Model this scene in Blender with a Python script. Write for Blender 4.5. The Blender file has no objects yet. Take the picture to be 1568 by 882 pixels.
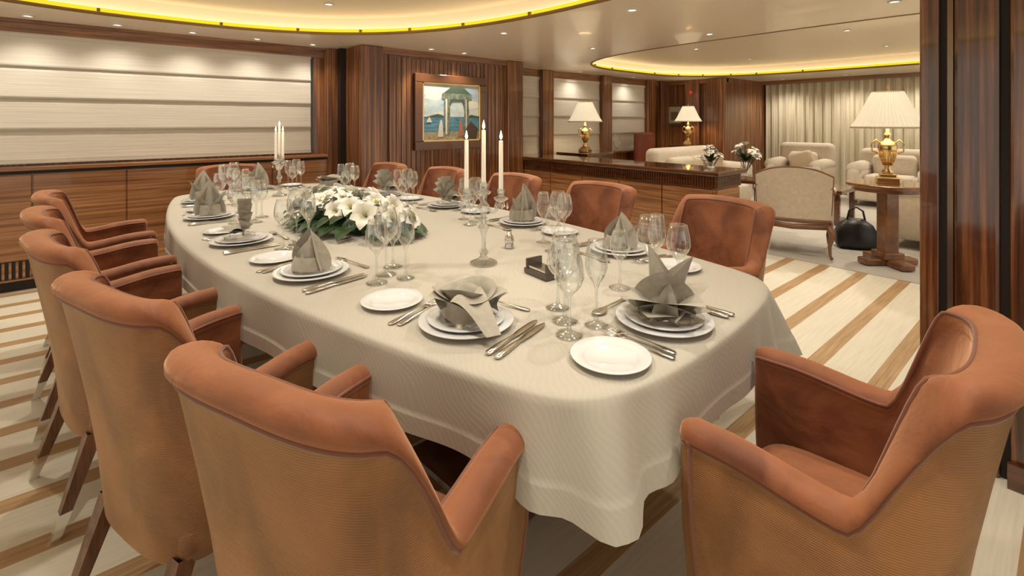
import bpy, bmesh, math, random
from math import sin, cos, pi, radians, sqrt, atan2
from mathutils import Vector, Matrix
random.seed(7)
S = bpy.context.scene
S.view_settings.view_transform = 'Standard'
S.view_settings.exposure = 0.08

# ------------------------------------------------------------------ materials
def newmat(name):
    m = bpy.data.materials.new(name); m.use_nodes = True
    nt = m.node_tree
    return m, nt, nt.nodes['Principled BSDF']

def simple(name, col, rough=.5, metal=0., coat=0., sheen=0., emis=None, es=0., spec=None):
    m, nt, b = newmat(name)
    b.inputs['Base Color'].default_value = (*col, 1)
    b.inputs['Roughness'].default_value = rough
    b.inputs['Metallic'].default_value = metal
    b.inputs['Coat Weight'].default_value = coat
    b.inputs['Sheen Weight'].default_value = sheen
    if spec is not None: b.inputs['Specular IOR Level'].default_value = spec
    if emis:
        b.inputs['Emission Color'].default_value = (*emis, 1)
        b.inputs['Emission Strength'].default_value = es
    return m

def coordmap(nt, scale, kind='Object', loc=(0,0,0)):
    tc = nt.nodes.new('ShaderNodeTexCoord'); mp = nt.nodes.new('ShaderNodeMapping')
    mp.inputs['Scale'].default_value = scale
    mp.inputs['Location'].default_value = loc
    nt.links.new(tc.outputs[kind], mp.inputs['Vector'])
    return mp

def ramp(nt, stops):
    r = nt.nodes.new('ShaderNodeValToRGB')
    e = r.color_ramp.elements
    while len(e) < len(stops): e.new(.5)
    for i, (p, c) in enumerate(stops):
        e[i].position = p; e[i].color = (*c, 1)
    return r

def noisemat(name, scale, stops, rough=.5, detail=4, distort=0., coat=0., sheen=0., bump=0., bscale=None, sheen_tint=None, kind='Object', coat_rough=.05, bdist=.01):
    m, nt, b = newmat(name)
    mp = coordmap(nt, scale, kind)
    n = nt.nodes.new('ShaderNodeTexNoise'); n.inputs['Scale'].default_value = 1
    n.inputs['Detail'].default_value = detail; n.inputs['Distortion'].default_value = distort
    n.inputs['Roughness'].default_value = .6
    nt.links.new(mp.outputs[0], n.inputs['Vector'])
    r = ramp(nt, stops)
    nt.links.new(n.outputs[0], r.inputs[0]); nt.links.new(r.outputs[0], b.inputs['Base Color'])
    b.inputs['Roughness'].default_value = rough
    b.inputs['Coat Weight'].default_value = coat; b.inputs['Coat Roughness'].default_value = coat_rough
    b.inputs['Sheen Weight'].default_value = sheen
    if sheen_tint: b.inputs['Sheen Tint'].default_value = (*sheen_tint, 1)
    if bump:
        bp = nt.nodes.new('ShaderNodeBump'); bp.inputs['Strength'].default_value = bump
        bp.inputs['Distance'].default_value = bdist
        src = n
        if bscale:
            mp2 = coordmap(nt, bscale, kind); src = nt.nodes.new('ShaderNodeTexNoise')
            src.inputs['Scale'].default_value = 1; src.inputs['Detail'].default_value = 3
            nt.links.new(mp2.outputs[0], src.inputs['Vector'])
        nt.links.new(src.outputs[0], bp.inputs['Height']); nt.links.new(bp.outputs[0], b.inputs['Normal'])
    return m

WD = [(.30, (.050,.016,.006)), (.45, (.15,.053,.020)), (.55, (.25,.098,.036)), (.68, (.44,.21,.085))]
wood_v = noisemat('wood_vertical', (38,38,.9), WD, rough=.3, coat=.6, detail=5, distort=.2)
wood_h = noisemat('wood_horizontal', (2.,1.0,55), [(.3,(.14,.054,.021)),(.5,(.32,.14,.054)),(.7,(.54,.28,.125))], rough=.3, coat=.5, detail=5, distort=.2)
wood_hx = noisemat('wood_horizontal_x', (1.0,2.,50), [(.3,(.10,.035,.013)),(.5,(.24,.10,.04)),(.7,(.40,.19,.08))], rough=.3, coat=.5, detail=5, distort=.2)
wood_dark = noisemat('wood_dark_gloss', (3,3,40), [(.3,(.05,.016,.007)),(.6,(.13,.045,.018))], rough=.15, coat=1.)
wood_col = noisemat('wood_column', (45,45,1.2), [(.3,(.030,.009,.004)),(.48,(.09,.028,.011)),(.58,(.17,.058,.022)),(.72,(.30,.12,.048))], rough=.2, coat=1., detail=5, distort=.25)
wood_leg = noisemat('wood_leg', (60,60,3), [(.3,(.06,.024,.011)),(.6,(.20,.085,.042))], rough=.35, coat=.3)
dark = simple('dark_gap', (.015,.008,.006), .6)
ceil_m = simple('ceiling_lacquer', (.90,.82,.68), .25, coat=.3)
tray_m = simple('tray_ceiling', (.76,.67,.53), .4)
blind_m = noisemat('blind_fabric', (1.5,1.5,90), [(.3,(.66,.62,.55)),(.7,(.78,.74,.67))], rough=.9, bump=.2)
plaster = simple('cream_paint', (.62,.56,.46), .6)
def velvetmat(name, c0, c1, c2):
    m, nt, b = newmat(name)
    mp = coordmap(nt, (6,6,6)); n = nt.nodes.new('ShaderNodeTexNoise'); n.inputs['Scale'].default_value=1; n.inputs['Detail'].default_value=6; n.inputs['Distortion'].default_value=.6
    nt.links.new(mp.outputs[0], n.inputs['Vector'])
    r = ramp(nt, [(.38,c0),(.62,c1)]); nt.links.new(n.outputs[0], r.inputs[0])
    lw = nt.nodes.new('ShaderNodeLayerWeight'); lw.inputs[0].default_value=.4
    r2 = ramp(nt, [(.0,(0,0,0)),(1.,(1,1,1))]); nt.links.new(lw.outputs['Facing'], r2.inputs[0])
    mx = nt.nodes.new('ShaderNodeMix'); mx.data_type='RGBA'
    nt.links.new(r2.outputs[0], mx.inputs[0]); nt.links.new(r.outputs[0], mx.inputs[6]); mx.inputs[7].default_value=(*c2,1)  # velvet sheen painted in: mottled tones, lighter at grazing angles
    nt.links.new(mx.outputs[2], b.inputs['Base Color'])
    b.inputs['Roughness'].default_value=.6; b.inputs['Specular IOR Level'].default_value=.3
    b.inputs['Sheen Weight'].default_value=.55; b.inputs['Sheen Tint'].default_value=(1,.62,.40,1); b.inputs['Sheen Roughness'].default_value=.35
    bp = nt.nodes.new('ShaderNodeBump'); bp.inputs['Strength'].default_value=.7; bp.inputs['Distance'].default_value=.02
    nt.links.new(n.outputs[0], bp.inputs['Height']); nt.links.new(bp.outputs[0], b.inputs['Normal'])
    return m
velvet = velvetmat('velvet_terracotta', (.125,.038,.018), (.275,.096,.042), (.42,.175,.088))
piping = simple('velvet_piping', (.19,.060,.027), .6, sheen=.3)
def ribfab():
    m, nt, b = newmat('ribbed_back_fabric')
    mp = coordmap(nt, (6,6,4)); n = nt.nodes.new('ShaderNodeTexNoise'); n.inputs['Scale'].default_value = 1; n.inputs['Detail'].default_value = 6; n.inputs['Distortion'].default_value=.5
    nt.links.new(mp.outputs[0], n.inputs['Vector'])
    r = ramp(nt, [(.36,(.205,.084,.027)),(.64,(.38,.168,.058))]); nt.links.new(n.outputs[0], r.inputs[0])  # noise colour paints sheen patches into the fabric
    w = nt.nodes.new('ShaderNodeTexWave'); w.bands_direction='Z'; w.inputs['Scale'].default_value = 70
    w.inputs['Distortion'].default_value = 1.2; w.inputs['Detail'].default_value = 2; w.inputs['Detail Scale'].default_value = .8
    mp2 = coordmap(nt, (1,1,1)); nt.links.new(mp2.outputs[0], w.inputs['Vector'])
    r2 = ramp(nt, [(.0,(.86,.86,.86)),(1.,(1.08,1.08,1.08))]); nt.links.new(w.outputs[0], r2.inputs[0])
    mx = nt.nodes.new('ShaderNodeMix'); mx.data_type='RGBA'; mx.blend_type='MULTIPLY'; mx.inputs[0].default_value=1
    nt.links.new(r.outputs[0], mx.inputs[6]); nt.links.new(r2.outputs[0], mx.inputs[7])
    nt.links.new(mx.outputs[2], b.inputs['Base Color'])
    bp = nt.nodes.new('ShaderNodeBump'); bp.inputs['Strength'].default_value=.35; bp.inputs['Distance'].default_value=.003
    nt.links.new(w.outputs[0], bp.inputs['Height']); nt.links.new(bp.outputs[0], b.inputs['Normal'])
    b.inputs['Roughness'].default_value=.42; b.inputs['Sheen Weight'].default_value=.3; b.inputs['Sheen Tint'].default_value=(1,.70,.40,1)
    return m
backfab = ribfab()
def cloth(name, c1, c2, sc=9.):
    m, nt, b = newmat(name)
    mp = coordmap(nt, (1,1,1))
    w = nt.nodes.new('ShaderNodeTexWave'); w.inputs['Scale'].default_value = sc*3.4; w.bands_direction='DIAGONAL'
    w.inputs['Distortion'].default_value = 26; w.inputs['Detail'].default_value = 1; w.inputs['Detail Scale'].default_value = .20
    nt.links.new(mp.outputs[0], w.inputs['Vector'])
    r = ramp(nt, [(.2,c1),(.8,c2)])
    nt.links.new(w.outputs[0], r.inputs[0]); nt.links.new(r.outputs[0], b.inputs['Base Color'])
    bp = nt.nodes.new('ShaderNodeBump'); bp.inputs['Strength'].default_value = .06; bp.inputs['Distance'].default_value = .003
    nt.links.new(w.outputs[0], bp.inputs['Height']); nt.links.new(bp.outputs[0], b.inputs['Normal'])
    b.inputs['Roughness'].default_value = .6; b.inputs['Sheen Weight'].default_value = .25
    return m
cloth_m = cloth('tablecloth_moire', (.465,.435,.375), (.48,.45,.39))
napkin_m = noisemat('napkin_linen', (40,40,40), [(.3,(.33,.305,.255)),(.7,(.42,.39,.33))], rough=.85, sheen=.2)
porcelain = simple('porcelain', (.72,.73,.75), .12, coat=.5)
silver = simple('silver', (.78,.76,.73), .16, metal=1)
gold = simple('gold', (.80,.60,.30), .2, metal=1)
chrome = simple('brushed_steel', (.85,.83,.80), .2, metal=1)
candle_m = simple('candle_wax', (.85,.82,.74), .5, emis=(1,.85,.6), es=.10)
flame_m = simple('flame', (1,.7,.3), .5, emis=(1,.74,.36), es=14)
yellow_m = simple('cove_led_strip', (.8,.65,.02), .5, emis=(1,.76,.03), es=.64)
cove_fill_m = simple('cove_fill_glow', (.8,.7,.5), .5, emis=(1,.80,.54), es=2.3)  # glowing strip added out of sight to brighten the tray ceiling
bronze = simple('cove_trim', (.30,.19,.05), .35, metal=.6)
cream = noisemat('cream_upholstery', (25,25,25), [(.3,(.60,.52,.42)),(.7,(.70,.62,.51))], rough=.85)
walnut = simple('walnut_frame', (.20,.09,.04), .35, coat=.4)
redleather = simple('red_leather', (.22,.05,.03), .4)
black_m = simple('black_leather', (.012,.012,.014), .4)
leaf_m = noisemat('lily_leaf', (20,20,20), [(.3,(.008,.028,.008)),(.7,(.028,.075,.018))], rough=.4)
petal_m = simple('white_petal', (.84,.83,.77), .5)
stamen_m = simple('stamen', (.45,.42,.08), .5)
down_m = simple('downlight_lens', (1,1,1), .5, emis=(1,.95,.85), es=6)
white_ring = simple('downlight_ring', (.75,.72,.66), .3)
red_lamp = simple('red_indicator', (.6,.03,.02), .4, emis=(1,.05,.03), es=.3)
rug_m = noisemat('lounge_carpet', (60,60,60), [(.3,(.44,.41,.37)),(.7,(.54,.51,.46))], rough=.95)
bookcover = simple('dark_lacquer', (.06,.045,.035), .3, coat=.5)

def glassmat(name, tint=(.96,.98,.98), lo=.06, hi=.75):
    m, nt, b = newmat(name)
    nt.nodes.remove(b)
    out = nt.nodes['Material Output']
    tr = nt.nodes.new('ShaderNodeBsdfTransparent'); tr.inputs[0].default_value = (*tint,1)
    gl = nt.nodes.new('ShaderNodeBsdfGlossy'); gl.inputs[0].default_value = (.95,.95,.95,1); gl.inputs['Roughness'].default_value = .04
    lw = nt.nodes.new('ShaderNodeLayerWeight'); lw.inputs[0].default_value = .35
    mr = nt.nodes.new('ShaderNodeMapRange'); mr.inputs['To Min'].default_value = lo; mr.inputs['To Max'].default_value = hi
    mx = nt.nodes.new('ShaderNodeMixShader')
    nt.links.new(lw.outputs['Facing'], mr.inputs[0]); nt.links.new(mr.outputs[0], mx.inputs[0])
    nt.links.new(tr.outputs[0], mx.inputs[1]); nt.links.new(gl.outputs[0], mx.inputs[2])
    nt.links.new(mx.outputs[0], out.inputs[0])
    return m
glass = glassmat('clear_glass', lo=.09, hi=.95)
crystal = glassmat('cut_crystal', (.88,.91,.92), .22, .9)

def shademat():
    m, nt, b = newmat('lampshade_silk')
    b.inputs['Base Color'].default_value = (.80,.74,.60,1); b.inputs['Roughness'].default_value = .8
    b.inputs['Emission Color'].default_value = (1,.87,.64,1); b.inputs['Emission Strength'].default_value = .50
    return m
shade_m = shademat()

def floormat():
    m, nt, b = newmat('striped_floor')
    tc = nt.nodes.new('ShaderNodeTexCoord'); sp = nt.nodes.new('ShaderNodeSeparateXYZ')
    nt.links.new(tc.outputs['Object'], sp.inputs[0])
    def mth(op, a, v):
        n = nt.nodes.new('ShaderNodeMath'); n.operation = op
        nt.links.new(a, n.inputs[0]); n.inputs[1].default_value = v; return n.outputs[0]
    a = mth('ADD', sp.outputs[0], 20.07)
    a = mth('MODULO', a, .285)
    a = mth('LESS_THAN', a, .082)
    n = nt.nodes.new('ShaderNodeTexNoise'); n.inputs['Scale'].default_value = 1; n.inputs['Detail'].default_value = 4
    mp = coordmap(nt, (90,3,1)); nt.links.new(mp.outputs[0], n.inputs[0])
    r1 = ramp(nt, [(.3,(.36,.215,.10)),(.7,(.54,.36,.19))])
    r2 = ramp(nt, [(.3,(.70,.66,.54)),(.7,(.80,.75,.64))])
    nt.links.new(n.outputs[0], r1.inputs[0]); nt.links.new(n.outputs[0], r2.inputs[0])
    mx = nt.nodes.new('ShaderNodeMix'); mx.data_type = 'RGBA'
    nt.links.new(a, mx.inputs[0]); nt.links.new(r2.outputs[0], mx.inputs[6]); nt.links.new(r1.outputs[0], mx.inputs[7])
    nt.links.new(mx.outputs[2], b.inputs['Base Color']); b.inputs['Roughness'].default_value = .55
    return m
floor_m = floormat()
curtain_m = noisemat('curtain_fabric', (14,1,.6), [(.3,(.62,.56,.42)),(.7,(.82,.76,.62))], rough=.9)

# ------------------------------------------------------------------ mesh builder
class MB:
    def __init__(s): s.v=[]; s.f=[]; s.m=[]; s.s=[]
    def add(s, vs, fs, mat=0, smooth=True, M=None):
        o = len(s.v)
        for v in vs:
            v = Vector(v)
            if M is not None: v = M @ v
            s.v.append(tuple(v))
        for i, f in enumerate(fs):
            s.f.append([o+k for k in f]); s.m.append(mat if isinstance(mat,int) else mat[i]); s.s.append(smooth)
    def box(s, c, size, mat=0, bevel=0., seg=2, smooth=False, M=None, rot=None):
        bm = bmesh.new(); bmesh.ops.create_cube(bm, size=1)
        for v in bm.verts: v.co = Vector((v.co.x*size[0], v.co.y*size[1], v.co.z*size[2]))
        if bevel > 0: bmesh.ops.bevel(bm, geom=bm.edges[:], offset=bevel, segments=seg, profile=.5, affect='EDGES')
        R = Matrix.Translation(Vector(c)) @ (rot.to_4x4() if rot else Matrix.Identity(4))
        if M is not None: R = M @ R
        bm.verts.index_update()
        s.add([v.co[:] for v in bm.verts], [[v.index for v in f.verts] for f in bm.faces], mat, smooth, R)
        bm.free()
    def b2(s, lo, hi, mat=0, bevel=0., **k):
        s.box([(a+b)/2 for a,b in zip(lo,hi)], [abs(b-a) for a,b in zip(lo,hi)], mat, bevel, **k)
    def rings(s, rings, mat=0, closed=True, cap0=False, cap1=False, smooth=True, M=None):
        n = len(rings[0]); vs=[p for r in rings for p in r]; fs=[]; ms=[]
        for j in range(len(rings)-1):
            for i in range(n if closed else n-1):
                a=j*n+i; b=j*n+(i+1)%n
                fs.append([a,b,b+n,a+n]); ms.append(mat if isinstance(mat,int) else mat[j])
        if cap0: fs.append(list(range(n))[::-1]); ms.append(mat if isinstance(mat,int) else mat[0])
        if cap1: fs.append([(len(rings)-1)*n+i for i in range(n)]); ms.append(mat if isinstance(mat,int) else mat[-1])
        s.add(vs, fs, ms, smooth, M)
    def lathe(s, prof, seg=24, mat=0, M=None, smooth=True, c=(0,0,0), cap0=False, cap1=False):
        s.rings([[(c[0]+r*cos(2*pi*i/seg), c[1]+r*sin(2*pi*i/seg), c[2]+z) for i in range(seg)] for r,z in prof], mat, True, cap0, cap1, smooth, M)
    def tube(s, pts, r, seg=8, mat=0, closed=False, M=None, cap=True):
        pts=[Vector(p) for p in pts]; n=len(pts); R=[]
        for i,p in enumerate(pts):
            if closed: t=pts[(i+1)%n]-pts[i-1]
            else: t=pts[min(i+1,n-1)]-pts[max(i-1,0)]
            t.normalize()
            up=Vector((0,0,1)) if abs(t.z)<.9 else Vector((0,1,0))
            if i>0: up = prev - t*prev.dot(t)
            a = (up - t*up.dot(t)).normalized() if i==0 else up.normalized()
            prev=a; b=t.cross(a)
            rr = r[i] if isinstance(r,(list,tuple)) else r
            R.append([p+a*rr*cos(2*pi*k/seg)+b*rr*sin(2*pi*k/seg) for k in range(seg)])
        if closed: R.append(R[0])
        s.rings(R, mat, True, cap and not closed, cap and not closed, True, M)
    def mesh(s, name, mats, recalc=True):
        me = bpy.data.meshes.new(name); me.from_pydata(s.v, [], s.f)
        for m in mats: me.materials.append(m)
        me.polygons.foreach_set('material_index', s.m); me.polygons.foreach_set('use_smooth', s.s)
        if recalc:
            bm = bmesh.new(); bm.from_mesh(me); bmesh.ops.recalc_face_normals(bm, faces=bm.faces[:]); bm.to_mesh(me); bm.free()
        me.update(); return me
    def obj(s, name, mats, loc=(0,0,0), rz=0., recalc=True):
        return place(s.mesh(name, mats, recalc), name, loc, rz)

def place(me, name, loc=(0,0,0), rz=0., scale=1.):
    o = bpy.data.objects.new(name, me); S.collection.objects.link(o)
    o.location = loc; o.rotation_euler = (0,0,rz); o.scale = (scale,)*3
    return o

def sstep(t):
    t=max(0.,min(1.,t)); return t*t*(3-2*t)
def spow(v,p): return math.copysign(abs(v)**p, v)

# ------------------------------------------------------------------ room shell
ZC = 2.10
XW = -5.40     # window wall
XP = -4.85     # painting wall
YB = 10.2      # curtain wall
mb=MB(); mb.b2((XW-.1,-3.5,-.05),(3.0,YB+.2,0)); mb.obj('floor',[floor_m])
mb=MB(); mb.b2((-4.2,5.0,0.0),(2.2,YB-.3,.006)); mb.obj('lounge_rug',[rug_m])

def se_pt(c,a,b,n,ph): return (c[0]+a*spow(cos(ph),2/n), c[1]+b*spow(sin(ph),2/n))
def ceiling_cell(mb, x0,x1,y0,y1,c,a,b,n,N=96):
    angs=[2*pi*i/N for i in range(N)]
    corners=[atan2(y-c[1],x-c[0])%(2*pi) for x in (x0,x1) for y in (y0,y1)]
    inner=[];outer=[]
    hole=[]
    for ph in angs:
        p=se_pt(c,a,b,n,ph); hole.append((atan2(p[1]-c[1],p[0]-c[0])%(2*pi),p))
    for ca in corners:
        r=1/((abs(cos(ca))/a)**n+(abs(sin(ca))/b)**n)**(1/n)
        hole.append((ca,(c[0]+r*cos(ca),c[1]+r*sin(ca))))
    hole.sort(key=lambda t:t[0])
    for an,p in hole:
        dx,dy=cos(an),sin(an); ts=[]
        if dx>1e-9: ts.append((x1-c[0])/dx)
        if dx<-1e-9: ts.append((x0-c[0])/dx)
        if dy>1e-9: ts.append((y1-c[1])/dy)
        if dy<-1e-9: ts.append((y0-c[1])/dy)
        t=min(ts); outer.append((c[0]+dx*t,c[1]+dy*t,ZC)); inner.append((p[0],p[1],ZC))
    mb.rings([outer,inner],0,smooth=False)
    return [p for _,p in hole]
T1=((-2.05,.38),2.68,2.15,2.4)
T2=((-1.9,6.6),2.8,2.05,3.2)
mb=MB()
h1=ceiling_cell(mb,XW-.1,3.0,-3.5,3.6,*T1)
h2=ceiling_cell(mb,XW-.1,3.0,3.6,YB+.2,*T2)
for h,T in ((h1,T1),(h2,T2)):
    cx,cy=T[0]
    ex=[(cx+(x-cx)*1.05,cy+(y-cy)*1.05) for x,y in h]
    mb.rings([[(x,y,ZC) for x,y in h],[(x,y,ZC+.02) for x,y in h]],1)
    mb.rings([[(x,y,ZC+.05) for x,y in ex],[(x,y,ZC+.17) for x,y in ex]],0)
    mb.add([(x,y,ZC+.17) for x,y in ex],[list(range(len(ex)))],1,False)
mb.add([(XW-.1,-3.5,ZC+.3),(3,-3.5,ZC+.3),(3,YB+.2,ZC+.3),(XW-.1,YB+.2,ZC+.3)],[[0,1,2,3]],0,False)
mb.obj('ceiling',[ceil_m,tray_m],recalc=False)
for i,(h,T) in enumerate(((h1,T1),(h2,T2))):
    cx,cy=T[0]; mb=MB()
    def sc(k): return [(cx+(x-cx)*k,cy+(y-cy)*k) for x,y in h]
    mb.rings([[(x,y,ZC+.018) for x,y in h],[(x,y,ZC+.018) for x,y in sc(1.01)],[(x,y,ZC+.056) for x,y in sc(1.012)]],0)
    mb.rings([[(x,y,ZC+.059) for x,y in sc(1.014)],[(x,y,ZC+.059) for x,y in sc(1.045)]],2)  # unseen fill strip added behind the lip
    mb.rings([[(x,y,ZC-.004) for x,y in sc(1.006)],[(x,y,ZC-.006) for x,y in sc(.998)],[(x,y,ZC+.016) for x,y in sc(.998)]],1)
    for k in range(0,len(h),4):
        x,y=h[k]; mb.box((cx+(x-cx)*1.004,cy+(y-cy)*1.004,ZC+.03),(.02,.02,.03),1)
    mb.obj('trim_%d'%(i+1),[yellow_m,bronze,cove_fill_m],recalc=False)

# window wall (left)
mb=MB()
mb.b2((XW-.1,-3.5,0),(XW,8.6,ZC),0)
mb.obj('wall_left',[wood_v])
mb=MB()
mb.b2((XW,2.03,0),(XP,4.27,ZC),0)
mb.b2((XP,2.03,0),(XP+.07,2.28,ZC),0,.015)
mb.b2((XP,2.36,0),(XP+.03,2.42,ZC),0,.01)
mb.b2((XP,4.0,0),(XP+.06,4.27,ZC),0,.015)
mb.b2((XW,1.86,0),(XW+.14,2.03,ZC),0,.01)
mb.b2((XW+.14,1.97,0),(XW+.22,2.03,ZC),1)
for k in range(26):
    y=2.46+k*.06; mb.b2((XP,y,0.1),(XP+.008,y+.052,ZC-.09),0,.003)
mb.obj('wall_painting_side',[wood_v,dark])
mb=MB()
mb.b2((XW,-3.5,2.0),(XW+.06,1.9,ZC),0); mb.b2((XP,2.28,2.03),(XP+.04,4.0,ZC),0)
mb.b2((XW,4.27,1.99),(XW+.05,8.6,ZC),0); mb.b2((XW,-3.5,2.075),(XW+.09,1.9,ZC),0)
mb.b2((-5.3,8.52,2.02),(-4.1,8.58,ZC),0); mb.b2((-4.1,YB-.25,2.03),(3,YB-.15,ZC),0)
mb.obj('trim_3',[wood_hx])
mb=MB()
mb.b2((XW-.1,8.6,0),(-4.1,8.75,ZC),0)
mb.b2((-4.9,8.5,0),(-4.62,8.6,ZC),0,.01); mb.b2((-4.45,8.45,0),(-4.1,8.75,ZC),0,.02)
mb.b2((-4.2,8.75,0),(-4.1,YB,ZC),0)
mb.obj('wall_lounge_end',[wood_v])
mb=MB(); mb.b2((-4.3,YB,0),(3,YB+.1,ZC)); mb.obj('wall_back',[plaster])
mb=MB()
for y0,y1 in ((5.10,5.34),(6.53,6.78),(7.86,8.1),(8.3,8.6),(4.27,4.6)):
    mb.b2((XW,y0,0),(XW+.12,y1,ZC),0,.012)
mb.b2((XW,4.27,.0),(XW+.10,8.6,.76),0)
mb.b2((XW,4.27,.76),(XW+.16,8.6,.79),0,.008)
mb.obj('trim_4',[wood_v])

# bulkhead right
mb=MB()
Y0=2.5
mb.b2((-.42,Y0,0),(-.36,Y0+.35,ZC),0,.006)
mb.b2((-.36,Y0+.02,0),(-.335,Y0+.3,ZC),1)
mb.b2((-.335,Y0-.01,0),(-.318,Y0+.3,ZC),2)
mb.b2((-.318,Y0-.01,0),(-.19,Y0+.35,ZC),0,.012)
mb.b2((-.19,Y0+.01,0),(-.165,Y0+.35,ZC),1)
mb.b2((-.165,Y0-.03,0),(3.0,Y0+.35,ZC),0,.01)
mb.obj('wall_right',[wood_col,dark,simple('pillar_inlay',(.22,.15,.10),.15,metal=.7)])
mb=MB(); mb.b2((-.17,Y0-.05,0),(3.0,Y0-.031,.09)); mb.obj('baseboard_right',[wood_dark])

# ------------------------------------------------------------------ blinds
def blind(name,y0,y1,z0,z1,x,n=4):
    mb=MB(); rows=[]; H=(z1-z0)/n
    N=max(8,int((y1-y0)/.15))
    for k in range(n):
        zt=z1-k*H
        for t in (0,.15,.35,.55,.75,.9,1.0):
            d=.012+.012*t**2.5
            rows.append((zt-t*H, d))
        rows.append((zt-H+.003, .006))
    R=[]
    for z,d in rows:
        R.append([(x+d+.002*sin(i*1.7+z*9), y0+(y1-y0)*i/N, z) for i in range(N+1)])
    mb.rings(R,0,closed=False)
    mb.b2((x,y0,z1-.01),(x+.03,y1,z1+.03),0)
    mb.b2((x+.0,y0,z0-.012),(x+.035,y1,z0+.004),1)
    return mb.obj(name,[blind_m,simple('blind_rail',(.66,.63,.57),.6)],recalc=False)
mb=MB(); mb.b2((XW,-3.4,.98),(XW+.008,1.75,2.0),0); mb.obj('window_1',[simple('night_glass',(.03,.04,.05),.05)])
blind('roman_blind',-3.3,1.72,.985,1.985,XW+.01,4)
for i,(a,b) in enumerate(((4.6,5.10),(5.34,6.53),(6.78,7.86))):
    blind('roman_blind',a,b,.80,1.96,XW+.02,4)

# sideboard along left wall
mb=MB()
mb.b2((XW+.002,-3.4,.08),(XW+.12,1.86,.90),0)
mb.b2((XW+.002,-3.4,.925),(XW+.16,1.86,.955),1,.006)
mb.b2((XW+.002,-3.4,.90),(XW+.125,1.86,.925),2)
mb.b2((XW+.002,-3.4,0),(XW+.09,1.86,.08),2)
y=-3.26
while y<1.8:
    y1=min(y+.56,1.84)
    if y1-y>.1:
        mb.b2((XW+.12,y,.085),(XW+.138,y1,.895),0,.003)
    y+=.572
mb.b2((XW+.138,-.95,.10),(XW+.142,-.42,.24),2)
for k in range(14): mb.b2((XW+.142,-.94+k*.037,.105),(XW+.150,-.925+k*.037,.235),0)
mb.obj('wall_sideboard',[wood_h,wood_h,dark])

# ------------------------------------------------------------------ painting
def painting():
    mb=MB(); X=XP+.012; y0,y1,z0,z1=2.66,3.66,.98,1.85
    def q(ya,za,yb,zb,d,m): mb.b2((X,ya,za),(X+d,yb,zb),m,0)
    q(y0,z0,y1,z1,.02,0)
    for (a,b,c,d) in ((y0,z0,y1,z0+.10),(y0,z1-.10,y1,z1),(y0,z0+.1,y0+.10,z1-.1),(y1-.10,z0+.1,y1,z1-.1)):
        mb.b2((X,a,b),(X+.045,c,d),0,.008)
    for (a,b,c,d) in ((y0+.095,z0+.095,y1-.095,z0+.112),(y0+.095,z1-.112,y1-.095,z1-.095),(y0+.095,z0+.095,y0+.112,z1-.095),(y1-.112,z0+.095,y1-.095,z1-.095)):
        mb.b2((X,a,b),(X+.04,c,d),1)
    a0,a1,b0,b1=y0+.11,y1-.11,z0+.11,z1-.11; W=a1-a0; H=b1-b0
    q(a0,b0,a1,b1,.022,2)
    q(a0,b0,a1,b0+.42*H,.024,3)
    q(a0,b0,a1,b0+.15*H,.026,4)
    def poly(pts,d,m):
        mb.add([(X+d,a0+p[0]*W,b0+p[1]*H) for p in pts],[list(range(len(pts)))],m,False)
    poly([(0,.40),(.25,.47),(.35,.44),(.35,.40)],.0245,7)
    poly([(.75,.40),(.85,.46),(1,.43),(1,.40)],.0245,7)
    poly([(.02,.75),(.12,.85),(.3,.86),(.36,.78),(.2,.70)],.0225,5)
    poly([(.72,.62),(.85,.72),(.98,.70),(1,.6),(.85,.56)],.0225,5)
    poly([(.36,.10),(.46,.10),(.46,.74),(.36,.74)],.028,6)
    poly([(.72,.12),(.82,.12),(.80,.74),(.72,.74)],.028,6)
    poly([(.32,.74),(.86,.74),(.86,.84),(.32,.84)],.029,6)
    poly([(.34,.84),(.84,.84),(.72,.95),(.47,.95)],.029,7)
    poly([(.46,.60),(.50,.70),(.68,.70),(.72,.60),(.72,.74),(.46,.74)],.0285,7)
    poly([(.38,.10),(.41,.10),(.41,.74),(.38,.74)],.0295,5)
    poly([(.75,.12),(.77,.12),(.76,.74),(.745,.74)],.0295,5)
    poly([(.24,.06),(.34,.06),(.33,.30),(.31,.36),(.29,.36),(.27,.28)],.030,5)
    poly([(.60,.05),(.72,.08),(.68,.28),(.66,.38),(.63,.36),(.62,.22)],.030,8)
    poly([(.70,.02),(.95,.0),(.98,.2),(.84,.34),(.76,.22)],.0305,9)
    poly([(.05,.32),(.15,.32),(.10,.42)],.0305,5)
    cols=[simple('frame_wood',(.13,.05,.02),.3,coat=.6),gold,
      noisemat('painted_sky',(4,4,9),[(.3,(.28,.45,.62)),(.7,(.75,.75,.62))],rough=.7),
      noisemat('painted_sea',(6,6,40),[(.3,(.04,.15,.28)),(.7,(.16,.36,.46))],rough=.7),
      noisemat('painted_sand',(20,20,30),[(.3,(.25,.22,.14)),(.7,(.5,.44,.3))],rough=.7),
      simple('painted_white',(.72,.70,.62),.7),
      noisemat('painted_stone',(20,20,20),[(.3,(.07,.10,.07)),(.7,(.28,.31,.24))],rough=.7),
      simple('painted_green',(.06,.10,.07),.7),simple('painted_skin',(.45,.20,.12),.7),simple('painted_rock',(.09,.06,.04),.7)]
    mb.obj('framed_painting',cols,recalc=False)
painting()
mb=MB(); mb.b2((-5.34,8.57,1.22),(-4.98,8.599,1.66),0,.006); mb.b2((-5.29,8.562,1.28),(-5.03,8.572,1.60),1); mb.b2((-5.24,8.558,1.34),(-5.08,8.562,1.5),2)
mb.obj('framed_picture',[simple('thin_frame',(.14,.09,.05),.3),simple('mat_board',(.55,.48,.38),.8),simple('sketch',(.22,.17,.12),.8)])
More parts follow.
